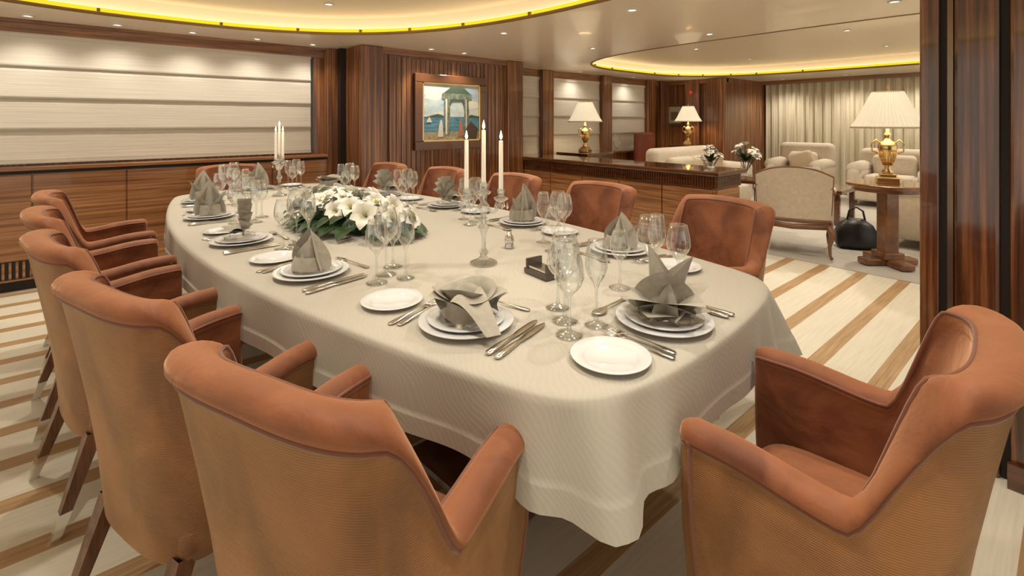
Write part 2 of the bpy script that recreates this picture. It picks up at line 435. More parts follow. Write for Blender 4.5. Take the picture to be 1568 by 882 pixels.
mb=MB(); mb.lathe([(0,0),(.035,0),(.03,.02),(0,.03)],16,0,M=Matrix.Translation((-4.78,8.5,1.86))@Matrix.Rotation(pi/2,4,'X')); mb.obj('alarm_light',[red_lamp])

# ------------------------------------------------------------------ curtains
mb=MB()
N=900; R=[[],[],[],[]]
for j,z in enumerate((0.02,.7,1.5,2.07)):
    for i in range(N+1):
        x=-4.08+7.0*i/N
        k=1.15 if j==0 else 1.
        yy=YB-.08+.035*k*sin(x*2*pi/.13+.6*sin(x*3.1)+ (.25*sin(x*7) if j<2 else 0))+.012*sin(x*2*pi/.047)
        R[j].append((x,yy,z))
mb.rings(R,0,closed=False)
mb.obj('curtain',[curtain_m],recalc=False)

# ------------------------------------------------------------------ dining chair
def chair_mesh(yf):
    mb=MB(); w=.264; y0=-.025; D=.178; n=3.0
    HB=.902; HA=.652
    path=[]
    for i in range(10): path.append((w-.004*(1-i/10), yf-(yf-y0)*i/10))
    K=56
    for i in range(K+1):
        th=pi/2-pi*i/K
        path.append((w*spow(sin(th),2/n), y0-D*abs(cos(th))**(2/n)))
    for i in range(1,11): path.append((-w+.004*(i/10), y0+(yf-y0)*i/10))
    P=[Vector(p) for p in path]; cum=[0]
    for a,b in zip(P,P[1:]): cum.append(cum[-1]+(b-a).length)
    NP=84; path=[]
    k=0
    for i in range(NP+1):
        t=cum[-1]*i/NP
        while k<len(P)-2 and cum[k+1]<t: k+=1
        f=(t-cum[k])/(cum[k+1]-cum[k]); path.append(tuple(P[k].lerp(P[k+1],max(0,min(1,f)))))
    n_p=len(path)
    zb=.27
    def hh(x,y):
        s=sstep((-.040-y)/.11)
        return HA+.022*sstep((y+.05)/.22)+(HB-HA)*s + .016*max(0,cos(x/w*pi/2))*s
    def lean(p):
        x,y,z=p; k=max(0,min(1,(z-.42)/.48)); k=k**1.4
        bk=sstep((-.0-y)/.16)
        k2=max(0,(zb+.2-z)/.2)
        return (x*(1+.06*k*bk)*(1-.05*k2), (y-.068*k*bk)*(1-.05*k2), z)
    def section(px,py,nx,ny,h,adv=0.,shr=1.,fwd=(0,0)):
        pts=[]; mid=.031
        bk=sstep((.0-py)/.2)
        zt=h-.03
        L=[]
        for f in (0,.12,.3,.5,.7,.86,.97): L.append((.016*(1-f)**1.5+.006, zb+f*(zt-zb)))
        for a in range(0,181,20):
            L.append((mid-.037*cos(radians(a)), zt+.030*sin(radians(a))))
        for f in (.03,.15,.35,.6,1): L.append((.062+.024*bk*sin(pi*min(1,f*1.2)), zt-f*(zt-.36)))
        for o,z in L:
            o2=mid+(o-mid)*shr
            z2=z if shr==1 else z-(1-shr)*.02*((z-zb)/(h-zb))
            pts.append(lean((px-nx*o2+fwd[0]*adv, py-ny*o2+fwd[1]*adv, z2)))
        return pts
    secs=[]
    def outn(i):
        a=Vector(path[max(i-1,0)]); b=Vector(path[min(i+1,n_p-1)]); t=(b-a).normalized()
        v=Vector((-t.y,t.x)); p=Vector(path[i])
        if v.dot(Vector((p.x, p.y-.1)))<0: v=-v
        return v
    caps=[90,65,40,20]
    p=path[0]; v=outn(0); h=hh(*p)
    for a in caps: secs.append(section(p[0],p[1],v.x,v.y,h,.034*sin(radians(a)),max(.02,cos(radians(a))),(0,1)))
    for i in range(n_p):
        p=path[i]; v=outn(i); secs.append(section(p[0],p[1],v.x,v.y,hh(*p)))
    p=path[-1]; v=outn(n_p-1); h=hh(*p)
    for a in reversed(caps): secs.append(section(p[0],p[1],v.x,v.y,h,.034*sin(radians(a)),max(.02,cos(radians(a))),(0,1)))
    m=len(secs[0])
    strips=[[s[j] for s in secs] for j in range(m)]
    mats=[1 if j<6 else 0 for j in range(m-1)]
    mb.rings(strips,mats,closed=False)
    def pipe(idx,r=.0055):
        pts=[Vector(s[idx]) for s in secs[2:-2]]
        mb.tube(pts,r,6,2)
    pipe(6); pipe(15,.0045)
    for s in (secs[4],secs[-5]):
        mb.tube([Vector(q)+Vector((0,.004,0)) for q in s[0:8]],.005,6,2)
    F=yf
    mb.box((0,(F-.13)/2,.40),(.41,F+.09,.13),0,.05,4,True)
    rr=[]
    for k,(ins,z) in enumerate(((0,.41),(.0,.44),(.015,.458),(.05,.47),(.10,.478),(.15,.48))):
        rr.append([((.204-ins)*spow(cos(2*pi*i/32),.45), (F-.14)/2+((F+.14)/2-ins)*spow(sin(2*pi*i/32),.45), z) for i in range(32)])
    mb.rings(rr,0,cap1=True)
    mb.box((0,(F-.18)/2,.315),(.44,F+.10,.08),1,.02,2,True)
    mb.box((0,F-.015,.335),(.42,.05,.13),0,.02,3,True)
    for sx in (-1,1):
        for (x,y,xb,yb) in ((.21,F-.035,.21,F-.03),(.19,-.125,.21,-.225)):
            def ring(t,wd,mx=0):
                cx=sx*(x+(xb-x)*t); cy=y+(yb-y)*t; z=.29*(1-t)
                return [(cx+a*wd,cy+b*wd,z) for a,b in ((-1,-1),(1,-1),(1,1),(-1,1))]
            mb.rings([ring(0,.022),ring(.74,.0150)],3,smooth=False)
            mb.rings([ring(.735,.0158),ring(1,.0115)],4,cap1=True,smooth=False)
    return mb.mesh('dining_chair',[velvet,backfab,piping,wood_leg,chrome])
chair_me=chair_mesh(.218)

# ------------------------------------------------------------------ table
TC=Vector((-2.56,1.11)); TR=radians(4.2); TA,TB=1.965,.815
def tw(x,y):
    return (TC.x+x*cos(TR)-y*sin(TR), TC.y+x*sin(TR)+y*cos(TR))
def wid(x):
    s=min(1,abs(x)/TA); return TB*(1-.36*s*s)*(1-s**50)**.5
dense=[]
for i in range(6000):
    ph=2*pi*i/6000; x=TA*spow(cos(ph),.5); dense.append(Vector((x,math.copysign(wid(x),sin(ph)))))
ND=len(dense); cum=[0]
for i in range(ND): cum.append(cum[-1]+(dense[(i+1)%ND]-dense[i]).length)
NT=560; pts=[]; k=0
for i in range(NT):
    t=cum[-1]*(i+.5)/NT
    while cum[k+1]<t: k+=1
    pts.append(dense[k].lerp(dense[(k+1)%ND],(t-cum[k])/(cum[k+1]-cum[k]+1e-12)))
for _ in range(8): pts=[(pts[i-1]+pts[i]*2+pts[(i+1)%NT])/4 for i in range(NT)]
outl=[]
for i,p in enumerate(pts):
    t=(pts[(i+4)%NT]-pts[i-4]).normalized(); outl.append((0,p,Vector((t.y,-t.x))))
ZT=.75
mb=MB(); R=[]
for k in (.02,.2,.4,.6,.8,.92,.985): R.append([(p.x*k,p.y*k,ZT) for _,p,_ in outl])
R.append([(p.x,p.y,ZT-.003) for _,p,_ in outl])
R.append([(p.x+nn.x*.006,p.y+nn.y*.006,ZT-.010) for _,p,nn in outl])
step=cum[-1]/NT
arcs=[i*step for i in range(NT)]
cpos=[]
for sx in (-1,1):
    for sy in (-1,1):
        best=min(range(NT),key=lambda i:(pts[i]-Vector((sx*1.93,sy*wid(1.90)))).length); cpos.append(best)
for f in (.06,.12,.2,.28,.36,.44,.52,.6,.68,.74,.755,.77,.84,.90,.96,.995,1.0):
    ring=[]
    for idx,((ph,p,nn),s) in enumerate(zip(outl,arcs)):
        dd=min(min(abs(idx-c),NT-abs(idx-c)) for c in cpos)*step
        cr=math.exp(-(dd/.15)**2)
        drop=.178+.030*cr+.005*sin(s*9)
        off=.007+f*(.004+.060*cr)
        ripple=(.005+.003*sin(s*2.3))*sin(s*2*pi/.41+sin(s*1.3)*1.2)+.030*cr*sin(dd*2*pi/.15+1.2)
        off+=ripple*f**.8
        if f>=.755: off+=.0018
        off=max(off,.005)
        ring.append((p.x+nn.x*off,p.y+nn.y*off,ZT-.012-f*drop))
    R.append(ring)
mb.rings(R,0,cap0=True)
mb.obj('tablecloth',[cloth_m],(TC.x,TC.y,0),TR)
mb=MB()
mb.rings([[(p.x*k,p.y*k,z) for _,p,_ in outl[::8]] for k,z in ((.97,.70),(.99,.715),(.99,.738),(.97,.742))],0,cap0=True,cap1=True,smooth=False)
for x in (-1.15,1.15):
    mb.box((x,0,.36),(.30,.36,.68),0,.02); mb.box((x,0,.04),(.50,.62,.08),0,.02); mb.box((x,0,.66),(.5,.6,.06),0,.01)
mb.box((0,0,.3),(2.1,.06,.12),0,.01)
mb.obj('dining_table',[wood_dark],(TC.x,TC.y,0),TR)

# ------------------------------------------------------------------ tableware meshes
def plate_mesh(name,r,h=.018):
    mb=MB(); k=r
    mb.lathe([(0,.004),(k*.62,.004),(k*.66,.007),(k*.72,h*.75),(k*.98,h),(k,h*.95),(k*.985,h*.82),(k*.7,h*.4),(k*.6,0),(0,0)],48,0)
    return mb.mesh(name,[porcelain])
charger=plate_mesh('charger_plate',.130); dplate=plate_mesh('dinner_plate',.106,.016); splate=plate_mesh('side_plate',.093,.014)
def wineglass(name,h,r,base=.036,wide=.45):
    mb=MB(); bh=h*.52
    P=[(0,.002),(base,.0),(base,.0025),(base*.5,.006),(.006,.012),(.0042,.03),(.004,h-bh-.012),(.008,h-bh-.004)]
    for t in (0.04,.12,.25,.4,.55,.7,.85,1):
        rr=r*math.sin(min(1,t/wide)*pi/2)**.6 if t<wide else r*(1-.28*((t-wide)/(1-wide))**1.5)
        P.append((rr,h-bh+t*bh))
    P.append((P[-1][0]-.0015,h+.0008)); P.append((P[-1][0]-.0012,h-.001))
    mb.lathe(P,32,0)
    return mb.mesh(name,[glass])
g1=wineglass('wine_glass',.24,.043); g2=wineglass('wine_glass',.215,.039); g3=wineglass('wine_glass',.19,.033); g4=wineglass('wine_glass',.23,.031,.032)
def flatloft(mb,L,mat=0):
    R=[]
    for y,wd,t,z in L:
        R.append([(wd*cos(2*pi*i/10),y,z+t*sin(2*pi*i/10)) for i in range(10)])
    mb.rings(R,mat,cap0=True,cap1=True)
def fork():
    mb=MB()
    flatloft(mb,[(-.10,.004,.0015,.003),(-.095,.0095,.002,.003),(-.07,.010,.002,.004),(-.04,.0055,.002,.006),(.02,.003,.002,.009),(.035,.004,.0018,.008),(.047,.0115,.0015,.005),(.058,.0125,.0014,.005)])
    for k in (-1.5,-.5,.5,1.5):
        flatloft(mb,[(.056,.0020,.0012,.005),(.085,.0017,.0012,.007),(.10,.0008,.0008,.010)])
        for i in range(len(mb.v)-30,len(mb.v)):
            x,y,z=mb.v[i]; mb.v[i]=(x+k*.0066,y,z)
    return mb.mesh('fork',[silver])
def knife():
    mb=MB()
    flatloft(mb,[(-.115,.004,.003,.005),(-.11,.0095,.004,.005),(-.08,.0105,.0045,.005),(-.03,.0075,.004,.005),(-.015,.006,.0035,.005),(-.005,.008,.0015,.004),(.04,.0105,.001,.004),(.09,.010,.0008,.004),(.112,.006,.0006,.004),(.118,.001,.0005,.004)])
    return mb.mesh('table_knife',[silver])
def spoon():
    mb=MB()
    flatloft(mb,[(-.10,.004,.0015,.003),(-.095,.0095,.002,.003),(-.07,.009,.002,.004),(-.04,.005,.002,.006),(.03,.003,.002,.009),(.042,.007,.002,.007),(.055,.0165,.003,.005),(.07,.0195,.0035,.004),(.085,.017,.003,.0045),(.098,.008,.002,.007),(.101,.001,.001,.008)])
    return mb.mesh('spoon',[silver])
fork_me,knife_me,spoon_me=fork(),knife(),spoon()

# napkins
def sheet(mb,fn,nu=8,nv=10):
    R=[[fn(i/nu,j/nv) for i in range(nu+1)] for j in range(nv+1)]
    mb.rings(R,0,closed=False)
def petal_sheet(mb,az,r0,length,width,lean,curl,z0=0.,fold=.35,c=(0,0),pw=.75):
    ca,sa=cos(az),sin(az)
    def fn(u,v):
        wv=width*((1-v)**pw)*(1+.25*sin(pi*v)) + .001
        s=(u-.5)*2*wv
        rr=r0+length*v*sin(radians(lean+curl*v*.5))
        zz=z0+length*v*cos(radians(lean+curl*v*.5))
        rr-=abs(u-.5)*2*fold*wv*1.2
        return (c[0]+rr*ca-s*sa, c[1]+rr*sa+s*ca, max(zz,0))
    sheet(mb,fn)
def napA():
    mb=MB()
    petal_sheet(mb,0.3,.045,.20,.075,-12,-4,fold=.9)
    petal_sheet(mb,0.3+pi,.045,.17,.075,-8,-6,fold=.9)
    petal_sheet(mb,1.7,.045,.13,.07,5,25,fold=.6)
    petal_sheet(mb,-1.2,.045,.13,.07,5,25,fold=.6)
    mb.lathe([(.062,0),(.06,.03),(.055,.055)],20,0)
    return mb
def napB():
    mb=MB(); K=13
    R=[]
    for j,rad in enumerate((.02,.07,.12,.15)):
        row=[]
        for i in range(K+1):
            a=radians(-72+144*i/K); zz=(.010+rad*.13)*(1 if i%2 else -1)
            row.append((rad*sin(a)*.85, zz+.012, .03+rad*cos(a)*.95))
        R.append(row)
    mb.rings(R,0,closed=False,smooth=False)
    def roll(u,v): 
        a=u*pi*1.3-.5; return ((v-.5)*.13, -.02+.028*cos(a), .022+.028*sin(a))
    sheet(mb,roll,10,6)
    petal_sheet(mb,-pi/2+.5,.0,.11,.07,75,12,z0=.025,fold=.1)
    petal_sheet(mb,-pi/2-.6,.0,.10,.06,72,14,z0=.025,fold=.1)
    return mb
def napC(): # twisted rose with a draped corner
    mb=MB()
    def swirl(u,v):
        a=u*2*pi*3.1+.8; r=.090-.072*u**.85+.006*sin(2.7*a)
        hgt=.030+.055*sin(pi*min(1,.15+u*.8))+.010*sin(1.7*a+1)
        r+=.030*(v**2)*(1-u*.8)-.010*sin(pi*v)
        return (r*cos(a),r*sin(a)*.88,.002+hgt*v-.012*v**4)
    sheet(mb,swirl,190,8)
    for az,ln,wd,ln2 in ((.6,.085,.075,38),(1.9,.08,.070,34),(3.1,.085,.075,40),(4.2,.08,.07,36)):
        petal_sheet(mb,az,.035,ln,wd,ln2,55,z0=.030,fold=.15,pw=.55)
    def flap(u,v):
        x=.03+.105*v; wv=.060*(1-v*.72); y=(u-.5)*2*wv
        return (x+.02*u*v,y-.040-.030*v,max(0.002,.070*(1-v**1.7)+.010*sin(u*7+v*3)*(1-v)))
    sheet(mb,flap,14,12)
    return mb
def napD():
    mb=MB()
    petal_sheet(mb,-pi/2,.06,.14,.085,-20,-12,fold=.75)
    petal_sheet(mb,pi/2,.06,.155,.085,-22,-6,fold=.75)
    petal_sheet(mb,-pi/2+.9,.05,.11,.065,-5,-10,fold=.6)
    petal_sheet(mb,-pi/2-1.0,.05,.10,.06,5,20,fold=.5)
    mb.lathe([(.068,0),(.066,.02),(.055,.045)],18,0)
    return mb
def napE(): # star with raised peaks
    mb=MB(); A=radians
    petal_sheet(mb,A(120),.04,.185,.075,-4,10,fold=.8); petal_sheet(mb,A(-60),.04,.165,.080,6,14,fold=.8)
    petal_sheet(mb,A(30),.035,.12,.065,5,20,fold=.7)
    petal_sheet(mb,A(-153),.02,.150,.085,10,40,z0=.01,fold=.5)
    for a in (165,-110,-30,75): petal_sheet(mb,A(a),.015,.145,.095,48,40,z0=.012,fold=.35)
    for a in (-170,-75,10,110): petal_sheet(mb,A(a),.02,.105,.080,66,22,z0=.004,fold=.2)
    return mb
naps=[f().mesh('folded_napkin',[napkin_m],False) for f in (napA,napB,napC,napD,napE)]

def local(o,ang,x,y):
    return (o[0]+x*cos(ang)-y*sin(ang), o[1]+x*sin(ang)+y*cos(ang))
settings=[(1.49,-1,2),(.74,-1,3),(0.03,-1,1),(-.74,-1,0),(-1.42,-1,0),(1.37,1,3),(.67,1,0),(-.07,1,1),(-.79,1,1),(-1.5,1,2),(TA,0,4),(-TA,0,0)]
chairs=[(-.905,.385,22),(-1.585,.205,19),(-2.31,.07,11),(-2.99,.005,5),(-3.70,-.015,2),
        (-1.20,2.22,172),(-1.97,2.23,182),(-2.72,2.16,184),(-3.48,2.05,186),(-4.20,1.88,189),
        (-.325,1.20,95),(-4.82,.90,-86)]
for x,y,a in chairs: place(chair_me,'dining_chair',(x,y,0),radians(a))
noise=random.Random(11)
for i,(x,side,nk) in enumerate(settings):
    if side:
        p=Vector((x,side*wid(x))); e=.02
        t=Vector((2*e,side*(wid(x+e)-wid(x-e)))).normalized(); nn=Vector((t.y,-t.x))
        if nn.y*side<0: nn=-nn
    else:
        p=Vector((x,-.07 if x>0 else 0)); nn=Vector((math.copysign(1,x),0))
    W=Vector(tw(p.x,p.y)); N=Vector((nn.x*cos(TR)-nn.y*sin(TR), nn.x*sin(TR)+nn.y*cos(TR)))
    ang=atan2(-N.y,-N.x)-pi/2
    ins={-1:.190,1:.20,0:.145}[side]
    o=W-N*ins; z=ZT+.0015
    place(charger,'charger_plate',(o.x,o.y,z),0)
    place(dplate,'dinner_plate',(o.x,o.y,z+.0085),0)
    place(naps[nk],'folded_napkin',(o.x,o.y,z+.0265),ang+(noise.uniform(-.3,.3) if nk!=4 else 0))
    q=local(o,ang,-.285 if side else -.278,.0 if side else -.015); place(splate,'side_plate',(q[0],q[1],z),0)
    for k,(dx,me,dy) in enumerate(((-.148,fork_me,-.01),(-.172,fork_me,-.02),(.152,knife_me,0),(.180,knife_me,-.005))):
        q=local(o,ang,dx,dy); place(me,me.name.split('.')[0],(q[0],q[1],z),ang+(noise.uniform(-.04,.04) if me is knife_me else noise.uniform(0,.02)))
    q=local(o,ang,.0,.165); place(spoon_me,'spoon',(q[0],q[1],z),ang+pi/2+.05)
    for dx,dy,me in ((.215,.165,g1),(.265,.09,g2),(.155,.24,g3),(.300,.185,g4)):
        q=local(o,ang,dx,dy); place(me,'wine_glass',(q[0],q[1],z),0)

# ------------------------------------------------------------------ candelabra
def candelabra():
    mb=MB()
    mb.lathe([(0,0),(.052,0),(.055,.006),(.045,.012),(.022,.02),(.012,.032),(.020,.045),(.010,.06),(.008,.10),(.014,.125),(.022,.14),(.012,.155),(.009,.19),(.020,.21),(.024,.225),(.012,.24),(.012,.262),(.026,.272),(.030,.280),(.012,.286),(.016,.31),(.0115,.318),(0,.318)],12,0,smooth=False)
    for sgn in (-1,1):
        pts=[(sgn*(.012+.056*t),0,.225-.035*sin(pi*t)+.02*t) for t in [k/8 for k in range(9)]]
        mb.tube(pts,.006,8,0)
        c=(sgn*.068,0,0)
        mb.lathe([(0,.238),(.010,.24),(.026,.25),(.029,.257),(.012,.264),(.015,.285),(.012,.292),(0,.292)],12,0,c=c,smooth=False)
        for k in range(5):
            a=2*pi*k/5; mb.lathe([(0,.212),(.005,.222),(.0,.244)],6,0,c=(sgn*.068+.024*cos(a),.024*sin(a),0),smooth=False)
    for x,z0,z1 in ((0,.30,.515),(-.068,.275,.475),(.068,.275,.475)):
        mb.lathe([(.0090,z0),(.0080,z1),(.005,z1+.003),(0,z1+.002)],14,1,c=(x,0,0))
        mb.lathe([(.0008,z1),(.0008,z1+.008)],6,3,c=(x,0,0))
        mb.lathe([(0,z1+.006),(.0045,z1+.012),(.0055,z1+.018),(.003,z1+.030),(0,z1+.042)],10,2,c=(x,0,0))
    return mb.mesh('candelabra',[crystal,candle_m,flame_m,black_m])
cand=candelabra()
for (x,y,a) in ((-1.50,1.13,radians(42)),(-3.86,1.01,radians(145))):
    place(cand,'candelabra',(x,y,ZT+.0015),a)
    l=bpy.data.lights.new('candle_glow','POINT'); l.energy=1.2; l.color=(1,.65,.3); l.shadow_soft_size=.03
    o=bpy.data.objects.new('candle_glow',l); S.collection.objects.link(o); o.location=(x,y,ZT+.60)

# ------------------------------------------------------------------ flowers
def lily(mb,c,dirv,size):
    q=Vector((0,0,1)).rotation_difference(Vector(dirv).normalized()).to_matrix().to_4x4()
    M=Matrix.Translation(Vector(c))@q
    for k in range(6):
        az=k*pi/3+(.1 if k%2 else 0); sz=size*(1 if k%2 else .93)
        def fn(u,v):
            wd=sz*.33*sin(pi*min(.999,.12+.88*v))**.8; s=(u-.5)*2*wd
            r=sz*(.06+.80*v**1.25); z=sz*(.95*v-.60*v**3)+abs(u-.5)*.25*wd
            return (r*cos(az)-s*sin(az), r*sin(az)+s*cos(az), z)
        R=[[fn(i/4,j/7) for i in range(5)] for j in range(8)]
        mb.rings(R,0,closed=False,M=M)
    for k in range(5):
        a=k*1.256; mb.tube([(0,0,0),(.12*size*cos(a),.12*size*sin(a),.5*size)],.02*size,5,2,M=M)
def leaf(mb,c,az,el,L,Wd,droop=.8):
    def fn(u,v):
        wd=Wd*sin(pi*min(.995,.06+.94*v))**.9; s=(u-.5)*2*wd
        r=L*v*cos(el); z=L*(v*sin(el)-droop*v*v*.5)-(-abs(u-.5))*wd*.5
        z=max(z,.003-c[2])
        return (c[0]+r*cos(az)-s*sin(az), c[1]+r*sin(az)+s*cos(az), c[2]+z)
    R=[[fn(i/4,j/7) for i in range(5)] for j in range(8)]
    mb.rings(R,1,closed=False)
mb=MB(); rn=random.Random(5)
mb.rings([[(.36*k*cos(a),.11*k*sin(a),z) for a in [2*pi*i/24 for i in range(24)]] for k,z in ((1,.002),(1.05,.03),(.8,.06),(.3,.08))],1,cap1=True)
for i in range(54):
    t=rn.uniform(-1,1); s=rn.uniform(-1,1)
    x=.44*t; y=.16*s*sqrt(max(.1,1-t*t*.7)); z=.050+.075*sqrt(max(0,1-(t*.95)**2))*sqrt(max(0,1-s*s*.7))+rn.uniform(-.01,.02)
    lily(mb,(x,y,z),(t*.9+rn.uniform(-.5,.5),s*.9+rn.uniform(-.5,.5),.75),rn.uniform(.065,.095))
for i in range(60):
    a=rn.uniform(0,2*pi); x=.44*cos(a)*rn.uniform(.4,1); y=.15*sin(a)*rn.uniform(.4,1)
    leaf(mb,(x,y,rn.uniform(.05,.09)),a+rn.uniform(-.6,.6),rn.uniform(-.1,.4),rn.uniform(.10,.15),rn.uniform(.022,.038))
for i in range(40):
    a=rn.uniform(0,2*pi)
    leaf(mb,(.48*cos(a)*.9,.15*sin(a),.045),a,.1,.14,.045,.7)
mb.obj('flower_arrangement',[petal_m,leaf_m,stamen_m],(-2.52,1.00,ZT+.004),TR+.05,recalc=False)

mb=MB(); mb.box((0,0,.010),(.13,.08,.018),0,.003); mb.box((0,.0,.024),(.11,.06,.010),1,.002)
for sx in (-1,1): mb.box((sx*.055,0,.035),(.01,.07,.035),0,.002)
mb.obj('place_card_holder',[bookcover,silver],(-1.25,1.21,ZT+.0015),radians(-5))
for (x,y) in ((-1.62,1.36),(-3.45,1.25)):
    mb=MB(); mb.lathe([(0,0),(.022,0),(.024,.004),(.018,.01),(.022,.03),(.018,.05),(.012,.056),(.010,.066),(0,.07)],14,0); mb.obj('salt_shaker',[silver],(x,y,ZT+.0015))

# ------------------------------------------------------------------ credenza
mb=MB()
cx0,cx1,cy0,cy1=-4.84,-2.15,4.28,4.80
mb.b2((cx0,cy0+.03,.06),(cx1-.03,cy1-.03,.68),0)
mb.b2((cx0,cy0+.06,0),(cx1-.06,cy1-.06,.06),2)
mb.b2((cx0,cy0+.015,.68),(cx1-.015,cy1-.015,.80),1)
mb.b2((cx0,cy0-.03,.80),(cx1+.03,cy1+.03,.845),1,.012)
x=cx0
while x<cx1-.03:
    mb.b2((x,cy0+.003,.69),(x+.018,cy0+.016,.795),1,.003); x+=.028
y=cy0+.02
while y<cy1-.03:
    mb.b2((cx1-.016,y,.69),(cx1-.003,y+.018,.795),1,.003); y+=.028
n=5; wd=(cx1-.05-cx0)/n
for k in range(n):
    mb.b2((cx0+k*wd+.006,cy0+.012,.08),(cx0+(k+1)*wd-.006,cy0+.031,.67),0,.004)
mb.b2((cx1-.031,cy0+.04,.08),(cx1-.012,cy1-.04,.67),0,.004)
for k in range(6): mb.b2((cx1-.012,cy0+.12,.45+k*.02),(cx1-.008,cy1-.12,.458+k*.02),2)
mb.obj('credenza',[wood_h,wood_dark,dark])

# ------------------------------------------------------------------ lamps
def lamp_mesh():
    mb=MB()
    mb.box((0,0,.02),(.15,.15,.04),0,.006); mb.box((0,0,.05),(.11,.11,.025),0,.006)
    mb.lathe([(.03,.06),(.045,.075),(.02,.10),(.026,.12),(.048,.17),(.062,.22),(.066,.25),(.048,.275),(.026,.285),(.022,.31),(.030,.325),(.012,.34),(.010,.42)],20,0)
    for s in (-1,1):
        mb.tube([(s*.062,0,.20),(s*.10,0,.21),(s*.105,0,.26),(s*.075,0,.29),(s*.052,0,.27)],.006,6,0)
    for k in range(16):
        a=2*pi*k/16; mb.tube([(.028*cos(a),.028*sin(a),.12),(.066*cos(a),.066*sin(a),.21)],.004,4,0)
    N=96; R=[]
    for t in (0,.25,.5,.75,1):
        r=.245-(.245-.10)*(t**.85); z=.37+.24*t
        R.append([((r+(.007 if i%2 else -.005))*cos(2*pi*i/N),(r+(.007 if i%2 else -.005))*sin(2*pi*i/N),z) for i in range(N)])
    mb.rings(R,1,smooth=False)
    mb.lathe([(.250,.366),(.252,.378)],48,2); mb.lathe([(.103,.603),(.103,.614)],32,2)
    mb.lathe([(.008,.60),(.012,.63),(.0,.66)],8,0)
    mb.tube([(0,0,.42),(0,0,.62)],.004,6,0)
    mb.v=[(x,y,z*1.2) for x,y,z in mb.v]
    return mb.mesh('table_lamp',[gold,shade_m,simple('shade_trim',(.75,.68,.54),.7)])
lm=lamp_mesh()
def lamp(x,y,z,sc,e=6):
    place(lm,'table_lamp',(x,y,z),.3,sc)
    l=bpy.data.lights.new('lamp_bulb','POINT'); l.energy=e; l.color=(1,.80,.54); l.shadow_soft_size=.04
    o=bpy.data.objects.new('lamp_bulb',l); S.collection.objects.link(o); o.location=(x,y,z+.60*sc)
def sidetable(x,y,z,r=.32,n=40,base=.30):
    mb=MB()
    mb.lathe([(0,z-.035),(r-.02,z-.035),(r,z-.02),(r,z-.005),(r-.01,z),(0,z)],n,0,smooth=False)
    mb.lathe([(r-.05,z-.07),(r-.05,z-.035)],n,0)
    mb.box((0,0,(z)/2),(.12,.12,z-.12),0,.01); mb.box((0,0,.09),(.18,.18,.06),0,.01)
    mb.box((0,0,.035),(base*1.6,.12,.06),0,.015); mb.box((0,0,.035),(.12,base*1.6,.06),0,.015)
    return mb.obj('side_table',[noisemat('table_wood',(6,6,6),[(.3,(.13,.05,.02)),(.7,(.30,.13,.05))],rough=.25,coat=.6)],(x,y,.0065),radians(50))
sidetable(-1.14,5.45,.74)
lamp(-1.14,5.45,.747,1.13)
def consoletable(x,y,z,sx,sy):
    mb=MB(); mb.box((0,0,z-.02),(sx,sy,.04),0,.008); mb.box((0,0,z-.09),(sx-.06,sy-.06,.10),0,.004)
    for a in (-1,1):
        for b in (-1,1): mb.box((a*(sx/2-.06),b*(sy/2-.06),(z-.14)/2),(.05,.05,z-.14),0,.005)
    return mb.obj('end_table',[wood_dark],(x,y,.0))
consoletable(-4.72,5.42,.86,.6,.6); lamp(-4.72,5.42,.861,1.0)
consoletable(-4.62,8.12,.89,.5,.5); lamp(-4.62,8.12,.891,.95)

# ------------------------------------------------------------------ lounge furniture
pillow=simple('pillow_fabric',(.62,.50,.38),.8)
def sofa(name,W,D,H,nc,loc,rz):
    mb=MB()
    mb.box((0,0,.22),(W-.1,D-.06,.26),0,.04,3,True)
    mb.box((0,-D/2+.13,H/2+.08),(W-.06,.22,H-.14),0,.09,5,True)
    for s in (-1,1):
        mb.box((s*(W/2-.11),.02,.34),(.20,D-.08,.50),0,.085,5,True)
        mb.tube([(s*(W/2-.11),-D/2+.15,.56),(s*(W/2-.11),0,.575),(s*(W/2-.11),D/2-.05,.56)],.105,12,0)
    cw=(W-.44)/nc
    for k in range(nc):
        xx=-W/2+.22+cw*(k+.5)
        mb.box((xx,.07,.41),(cw-.01,D-.30,.15),0,.055,4,True)
        mb.box((xx,-D/2+.30,.60),(cw-.03,.16,.36),0,.07,4,True,rot=Matrix.Rotation(-.18,3,'X'))
    mb.box((-W/2+.42,-D/2+.44,.60),(.40,.13,.38),1,.06,4,True,rot=Matrix.Rotation(-.35,3,'X')@Matrix.Rotation(.3,3,'Y'))
    for a in (-1,1):
        for b in (-1,1): mb.lathe([(.03,.0),(.02,0),(.035,.10)],10,2,c=(a*(W/2-.12),b*(D/2-.1),0))
    return mb.obj(name,[cream,pillow,walnut],loc,rz)
sofa('sofa',1.7,.92,.90,2,(-3.72,6.88,.0065),-pi/2)
sofa('sofa',1.9,.95,.88,2,(-.92,7.15,.0065),pi/2)
sofa('sofa',2.2,.90,.86,3,(-1.3,9.3,.0065),pi)
sofa('armchair',.92,.85,.92,1,(-3.15,9.25,.0065),pi)
mb=MB()
mb.box((0,0,.28),(.5,.5,.16),0,.04,3,True); mb.box((0,-.22,.72),(.52,.10,.80),0,.045,4,True)
for s in (-1,1): mb.box((s*.24,0,.48),(.08,.46,.28),0,.035,3,True)
for a in (-1,1):
    for b in (-1,1): mb.box((a*.2,b*.2,.10),(.05,.05,.2),1,.006)
mb.obj('leather_armchair',[redleather,walnut],(-4.85,7.4,0),-pi/2)

